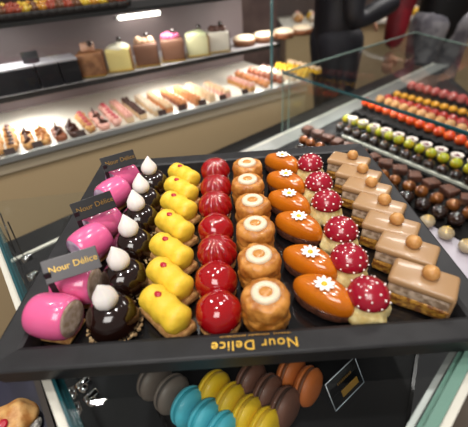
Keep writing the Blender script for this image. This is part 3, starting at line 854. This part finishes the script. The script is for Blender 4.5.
GOLDP = mat('golden_pastry', 'cf9a5a', .5, 0, .15, col2='a86c34', scale=70)
PINKI = mat('pink_icing', 'd9a092', .5); CREAMI = mat('cream_icing', 'd9b894', .5); ORI = mat('orange_icing', 'c98450', .5)
CHI = mat('choc_icing', '4a2a22', .4); FRU = mat('fruit_red', 'b4434c', .35, 0, .3); WHI = mat('white_icing', 'dcc8b2', .5); YLI = mat('yellow_icing', 'e2b32c', .4)
BRN = mat('brown_icing', '8a4c30', .4)
rows = [  # front pixel, kind, base, top, pieces, name
    ((-2, 150), 'puff', GOLDP, GOLDP, 6, 'golden puff'), ((13, 147), 'puff', GOLDP, CHI, 6, 'golden puff with dark nut'),
    ((29, 143), 'shard', GOLDP, CHI, 4, 'golden tartlet with a dark shard'), ((44, 139), 'shard', GOLDP, ORI, 4, 'golden tartlet with a tan shard'),
    ((60, 135), 'shard', BRN, CHI, 3, 'dark chocolate tartlet with a shard'), ((74, 131), 'shard', CHI, CHI, 3, 'black chocolate tartlet with a shard'),
    ((88, 126), 'puff', GOLDP, FRU, 5, 'tartlet topped with red fruit'), ((101, 123), 'shard', PINKI, CHI, 5, 'pink tartlet with a dark shard'),
    ((114, 119), 'puff', PINKI, FRU, 6, 'pink puff with fruit'), ((127, 116), 'slice', CREAMI, PINKI, 7, 'cream slice with pink icing'),
    ((139, 113), 'slice', CREAMI, CHI, 7, 'cream slice with dark icing'), ((152, 109), 'slice', CREAMI, WHI, 7, 'cream slice with white icing'),
    ((165, 106), 'slice', ORI, CREAMI, 7, 'orange slice with cream icing'), ((178, 102), 'slice', BRN, ORI, 7, 'brown slice with orange icing'),
    ((191, 98), 'slice', ORI, ORI, 7, 'orange iced slice'), ((205, 95), 'slice', CREAMI, CREAMI, 7, 'plain cream slice'), ((219, 91), 'slice', PINKI, CREAMI, 6, 'pink slice with cream icing'),
    ((240, 84), 'slice', GOLDP, PINKI, 6, 'golden slice with pink icing'), ((254, 80), 'puff', ORI, PINKI, 7, 'tan puff with pink cream'),
    ((268, 77), 'puff', BRN, BRN, 7, 'brown chocolate puff'), ((281, 74), 'puff', WHI, CHI, 7, 'white puff with dark top'),
    ((293, 71), 'slice', YLI, YLI, 7, 'yellow lemon slice'), ((305, 68), 'slice', YLI, CREAMI, 7, 'yellow slice with cream icing')]
for (u, v), kind, m1, m2, n, nm in rows:
    root = mk_petit(kind, m1, m2)(nm.split(' with ')[0].split(' topped')[0].replace(' ', '_').replace('-', '_'), 'pastry')
    p = at(u, v, BGZ + .012); uu = (p - bgp(0, 0, 0)).dot(bu)
    for k in range(n):
        dup(root, bgp(uu + random.uniform(-.002, .002), .042 + k*(.032 if kind == 'slice' else .036), BGZ + .0015), rotb + (random.uniform(-.06, .06) if kind == 'slice' else random.uniform(0, 6)),
            '%s, %s of its row behind' % (nm, ordn(k, n, 'glass', 'shelf')), nm + ' row on the counter behind', .86)
    drop(root)
for k, (u, v) in enumerate(((10, 153), (38, 146), (81, 134), (158, 110), (177, 105), (197, 100), (215, 94), (233, 87))):
    p = at(u, v, BGZ + .01); uu = (p - bgp(0, 0, 0)).dot(bu)
    t = thing('shelf_label', 'small dark label at the foot of the rear glass, ' + ordn(k, 8, 'left', 'right'), 'label', bgp(uu, .019, BGZ), rotb, 'dark labels along the rear glass')
    pl = rbox(.030, .002, .022, 0, (0, 0, .011)); bmesh.ops.rotate(pl, matrix=Matrix.Rotation(-.4, 3, 'X'), verts=pl.verts)
    obj('plate', pl, mat('label_brown', '3a2420', .5), t, False)

# ------------------------------------------------------------------ a further counter beyond the glass case
fc = thing('pastry_counter', 'far beige pastry counter behind the two standing people', 'counter', (.55, 3.25, 0), -.06)
obj('cabinet', rbox(2.3, .55, .84, .01, (1.15, .3, .42)), TAN, fc, False)
obj('worktop', rbox(2.36, .60, .03, .006, (1.15, .3, .856)), WHITE, fc, False)
obj('back_panel', rbox(2.36, .03, 1.5, 0, (1.15, .62, .75)), mat('mauve_panel', '7a6c6c', .5), fc, False)
obj('shelf', rbox(2.3, .25, .02, 0, (1.15, .47, 1.12)), WHITE, fc, False)
fk = [(GOLDP, CREAMI, 'golden bun with cream'), (WHI, PINKI, 'white bun with pink icing'), (YLI, WHI, 'yellow bun with white icing')]
protos = [mk_petit('puff', a, b_)('cream_bun', 'pastry') for a, b_, _ in fk]
cs, sn = math.cos(-.06), math.sin(-.06)
for k in range(18):
    for r_ in (0, 1):
        x, y = .12 + k*.12, .12 + r_*.14
        dup(protos[(k + r_) % 3], (.55 + x*cs - y*sn, 3.25 + x*sn + y*cs, .874), k*1.1, '%s on the far counter, %s of %s row' % (fk[(k + r_) % 3][2], ordn(k, 18, 'left', 'right'), ('front', 'rear')[r_]), 'buns on the far counter', 1.9)
drop(*protos)

# ------------------------------------------------------------------ people
SKIN = mat('skin', 'c79476', .5, sss=.1)
def skin_mesh(name, chain, m, parent, sub=2):
    """chain: {joint: (pos, radius, parent)}; grown with a Skin modifier"""
    names = list(chain); idx = {k: i for i, k in enumerate(names)}
    me = bpy.data.meshes.new(name)
    me.from_pydata([chain[k][0] for k in names], [(idx[chain[k][2]], idx[k]) for k in names if chain[k][2]], [])
    o = bpy.data.objects.new(name, me); C.objects.link(o); o.parent = parent
    s = o.modifiers.new('skin', 'SKIN'); s.use_smooth_shade = True
    for i, k in enumerate(names):
        r = chain[k][1]; me.skin_vertices[0].data[i].radius = r if isinstance(r, tuple) else (r, r)
        me.skin_vertices[0].data[i].use_root = (chain[k][2] is None)
    sb = o.modifiers.new('sub', 'SUBSURF'); sb.levels = sub; sb.render_levels = sub
    me.materials.append(m); return o
def person(label, loc, rz, coatm, sleevem, legm, hairm, pose, sl=1.0, long_coat=False):
    t = thing('person', label, 'person', loc, rz)         # faces local -Y
    e, w = pose['l_elbow'], pose['l_wrist']; e2, w2 = pose['r_elbow'], pose['r_wrist']
    b = {'pelvis': ((0, 0, .95), (.15, .11), None), 'waist': ((0, 0, 1.10), (.135, .10), 'pelvis'), 'chest': ((0, 0, 1.30), (.16, .11), 'waist'), 'neck0': ((0, 0, 1.46), .065, 'chest'),
         'neck': ((0, -.01, 1.52), .055, 'neck0'), 'head': ((0, -.03, 1.60), (.075, .09), 'neck'), 'crown': ((0, -.02, 1.69), (.07, .085), 'head'),
         'lsh': ((.17, 0, 1.42), .06, 'chest'), 'lel': (e, .042, 'lsh'), 'lwr': (w, .028, 'lel'), 'rsh': ((-.17, 0, 1.42), .06, 'chest'), 'rel': (e2, .042, 'rsh'), 'rwr': (w2, .028, 'rel'),
         'lhip': ((.095, 0, .88), .085, 'pelvis'), 'lkn': ((.10, -.02, .48), .058, 'lhip'), 'lan': ((.10, .01, .10), .04, 'lkn'), 'lto': ((.10, -.14, .035), .034, 'lan'),
         'rhip': ((-.095, 0, .88), .085, 'pelvis'), 'rkn': ((-.10, -.02, .48), .058, 'rhip'), 'ran': ((-.10, .01, .10), .04, 'rkn'), 'rto': ((-.10, -.14, .035), .034, 'ran')}
    body = skin_mesh('body', b, SKIN, t)
    # hands: palm and five fingers each
    for (el, wr, nm) in ((e, w, 'hand'), (e2, w2, 'hand')):
        d = (Vector(wr) - Vector(el)).normalized(); sd = d.cross(Vector((0, 0, 1)))
        sd = sd.normalized() if sd.length > .1 else Vector((1, 0, 0)); up = sd.cross(d)
        hb = bmesh.new()
        P = Vector(wr) + d*.05
        q = ball(.04, sc=(1.0, .85, .38), sub=3)
        q.transform(Matrix.Translation(P) @ Matrix((d, sd, up)).transposed().to_4x4()); merge(hb, q)
        for k, ln_ in enumerate((.062, .072, .068, .052)):
            s0 = P + d*.03 + sd*(-.024 + .016*k)
            merge(hb, tube([s0, s0 + d*ln_*.5 - up*.006, s0 + d*ln_*.8 - up*.022, s0 + d*ln_*.9 - up*.036], [.0095, .009, .0085, .006], 10))
        s0 = P - d*.01 - sd*.028
        merge(hb, tube([s0, s0 - sd*.018 + d*.025 - up*.01, s0 - sd*.016 + d*.05 - up*.02], [.011, .010, .007], 10))
        obj(nm, hb, SKIN, t)
    # jacket, trousers, hair, shoes
    hem = .70 if long_coat else .80
    jk = {'hips': ((0, 0, hem + .06), (.19, .145), None), 'waist': ((0, 0, 1.06), (.175, .135), 'hips'), 'chest': ((0, 0, 1.30), (.195, .14), 'waist'), 'collar': ((0, 0, 1.45), (.09, .085), 'chest')}
    skin_mesh('jacket', jk, coatm, t)
    for sh, el, wr in (((.19, 0, 1.41), e, w), ((-.19, 0, 1.41), e2, w2)):
        el_, wr_ = Vector(el), Vector(wr)
        o = skin_mesh('sleeve', {'a': (sh, .09*sl, None), 'ab': (tuple(Vector(sh).lerp(el_, .5)), .088*sl, 'a'), 'b': (tuple(el_), .085*sl, 'ab'), 'c': (tuple(el_.lerp(wr_, 1.0)), .062*sl, 'b')}, sleevem, t)
    for s in (1, -1):
        skin_mesh('trouser_leg', {'p': ((s*.05, 0, 1.02), (.17, .15), None), 'h': ((s*.095, 0, .86), .125, 'p'), 'k': ((s*.10, -.02, .48), .085, 'h'), 'f': ((s*.10, .01, .09), .07, 'k')}, legm, t)
        sh = ball(.05, (s*.10, -.06, .042), (.95, 2.5, .82), 3); obj('shoe', sh, BLACKM, t)
    hr = ball(.1, (0, .0, 1.665), (.92, 1.06, 1.05), 4)
    bmesh.ops.delete(hr, geom=[v for v in hr.verts if (v.co.y < -.035 and v.co.z < 1.71)], context='VERTS')
    obj('hair', hr, hairm, t)
    for s in (1, -1):
        obj('eye', ball(.011, (s*.03, -.108, 1.63), sub=2), mat('eye_dark', '2a211c', .2), t)
        obj('ear', ball(.022, (s*.083, -.01, 1.615), (.4, .8, 1.2), 2), SKIN, t)
    obj('nose', ball(.014, (0, -.122, 1.60), (.8, 1.1, 1.5), 2), SKIN, t)
    obj('mouth', ball(.018, (0, -.112, 1.565), (1.2, .5, .3), 2), mat('lips', 'a5604f', .5), t)
    return t
JB = mat('black_jacket', '15151a', .5, col2='1f1f26', scale=12)
HAIRD = mat('dark_hair', '1e1512', .5)
person('person in a black jacket reaching out one hand behind the glass case', (.66, 2.20, 0), PI/2 + .05, JB, JB, mat('dark_trousers', '1a1a22', .7), HAIRD,
       dict(l_elbow=(.27, -.02, 1.13), l_wrist=(.22, -.22, 1.02), r_elbow=(-.23, .00, 1.04), r_wrist=(-.20, -.24, 1.13)), sl=.72)
person('person in a black coat with red sleeves and reflection-toned trousers behind the glass case', (1.46, 2.55, 0), .15, mat('black_coat', '0d0d11', .6), mat('red_sleeve', '8e0f22', .6, col2='6c0a18', scale=10),
       mat('reflection_toned_trousers', 'a8a6ac', .7, col2='6f6d76', scale=14), HAIRD,  # pale mottled colour stands in for a reflection in the case glass
       dict(l_elbow=(.28, .02, 1.12), l_wrist=(.27, -.12, .90), r_elbow=(-.31, .0, 1.08), r_wrist=(-.37, -.06, .80)), long_coat=True)

# ------------------------------------------------------------------ light
def lamp(kind, loc, power, size=.1, col=(1, .955, .91), target=None, spot=1.0, name='lamp'):
    l = bpy.data.lights.new(name, kind); l.energy = power; l.color = col
    if kind == 'AREA': l.size = size
    else: l.shadow_soft_size = size
    if kind == 'SPOT': l.spot_size = spot; l.spot_blend = .5
    o = bpy.data.objects.new(name, l); C.objects.link(o); o.location = loc
    if target is not None: o.rotation_euler = (Vector(target) - Vector(loc)).to_track_quat('-Z', 'Y').to_euler()
    return o
W = bpy.data.worlds.new('shop'); SC.world = W; W.use_nodes = True
W.node_tree.nodes['Background'].inputs['Color'].default_value = (1, .93, .86, 1)
W.node_tree.nodes['Background'].inputs['Strength'].default_value = .22
for x, y, p in ((-.35, .15, 14), (.35, .55, 14), (-.2, 1.3, 12), (.9, 1.2, 14), (1.5, 2.0, 14), (-.9, 1.1, 10)):
    lamp('SPOT', (x, y, 2.75), p * 2.9, .04, target=(x*.7, y + .05, 1), spot=1.3, name='ceiling_spot')
lamp('AREA', (-.3, -.9, 2.6), 25, 1.0, target=(0, .6, 1), name='added_fill')  # soft fill added behind the camera, not a known ceiling fitting
lamp('AREA', (1.6, 2.6, 2.8), 40, .8, target=(1.6, 3.3, .9), name='added_fill')  # second fill, added to brighten the far wall and counter
for q in (.2, .75, 1.2):
    lamp('AREA', tuple(bgp(q - .1, .23, ZS - .03)), 1.0, .12, target=tuple(bgp(q - .1, .24, BGZ)), name='shelf_lamp')
    lamp('AREA', tuple(bgp(q - .1, .23, ZT - .03)), 1.2, .12, target=tuple(bgp(q - .1, .26, ZS)), name='shelf_lamp')

for k in range(2):
    p = Cc.lerp(C2, .12 + .25*k) - Vector((0, 0, .045)) + led_n*.05
    lamp('AREA', tuple(p), .8, .05, target=tuple(p + led_n*.28 - Vector((0, 0, .2))), name='case_fill')  # invented fill, added to brighten the chocolates inside the case
# ------------------------------------------------------------------ camera
cam = bpy.data.cameras.new('camera'); co = bpy.data.objects.new('camera', cam); C.objects.link(co)
cam.sensor_width = 36; cam.sensor_fit = 'HORIZONTAL'; cam.lens = F/468*36; cam.clip_start = .01
M = Matrix((RX, -DX, -_fwd)).transposed().to_4x4(); M.translation = CAM
co.matrix_world = M
cam.dof.use_dof = True; cam.dof.focus_distance = .50; cam.dof.aperture_fstop = 4.0
SC.camera = co
vs = SC.view_settings
vs.view_transform = 'Standard'; vs.look = 'None'; vs.gamma = 1; vs.use_curve_mapping = False; vs.exposure = 0
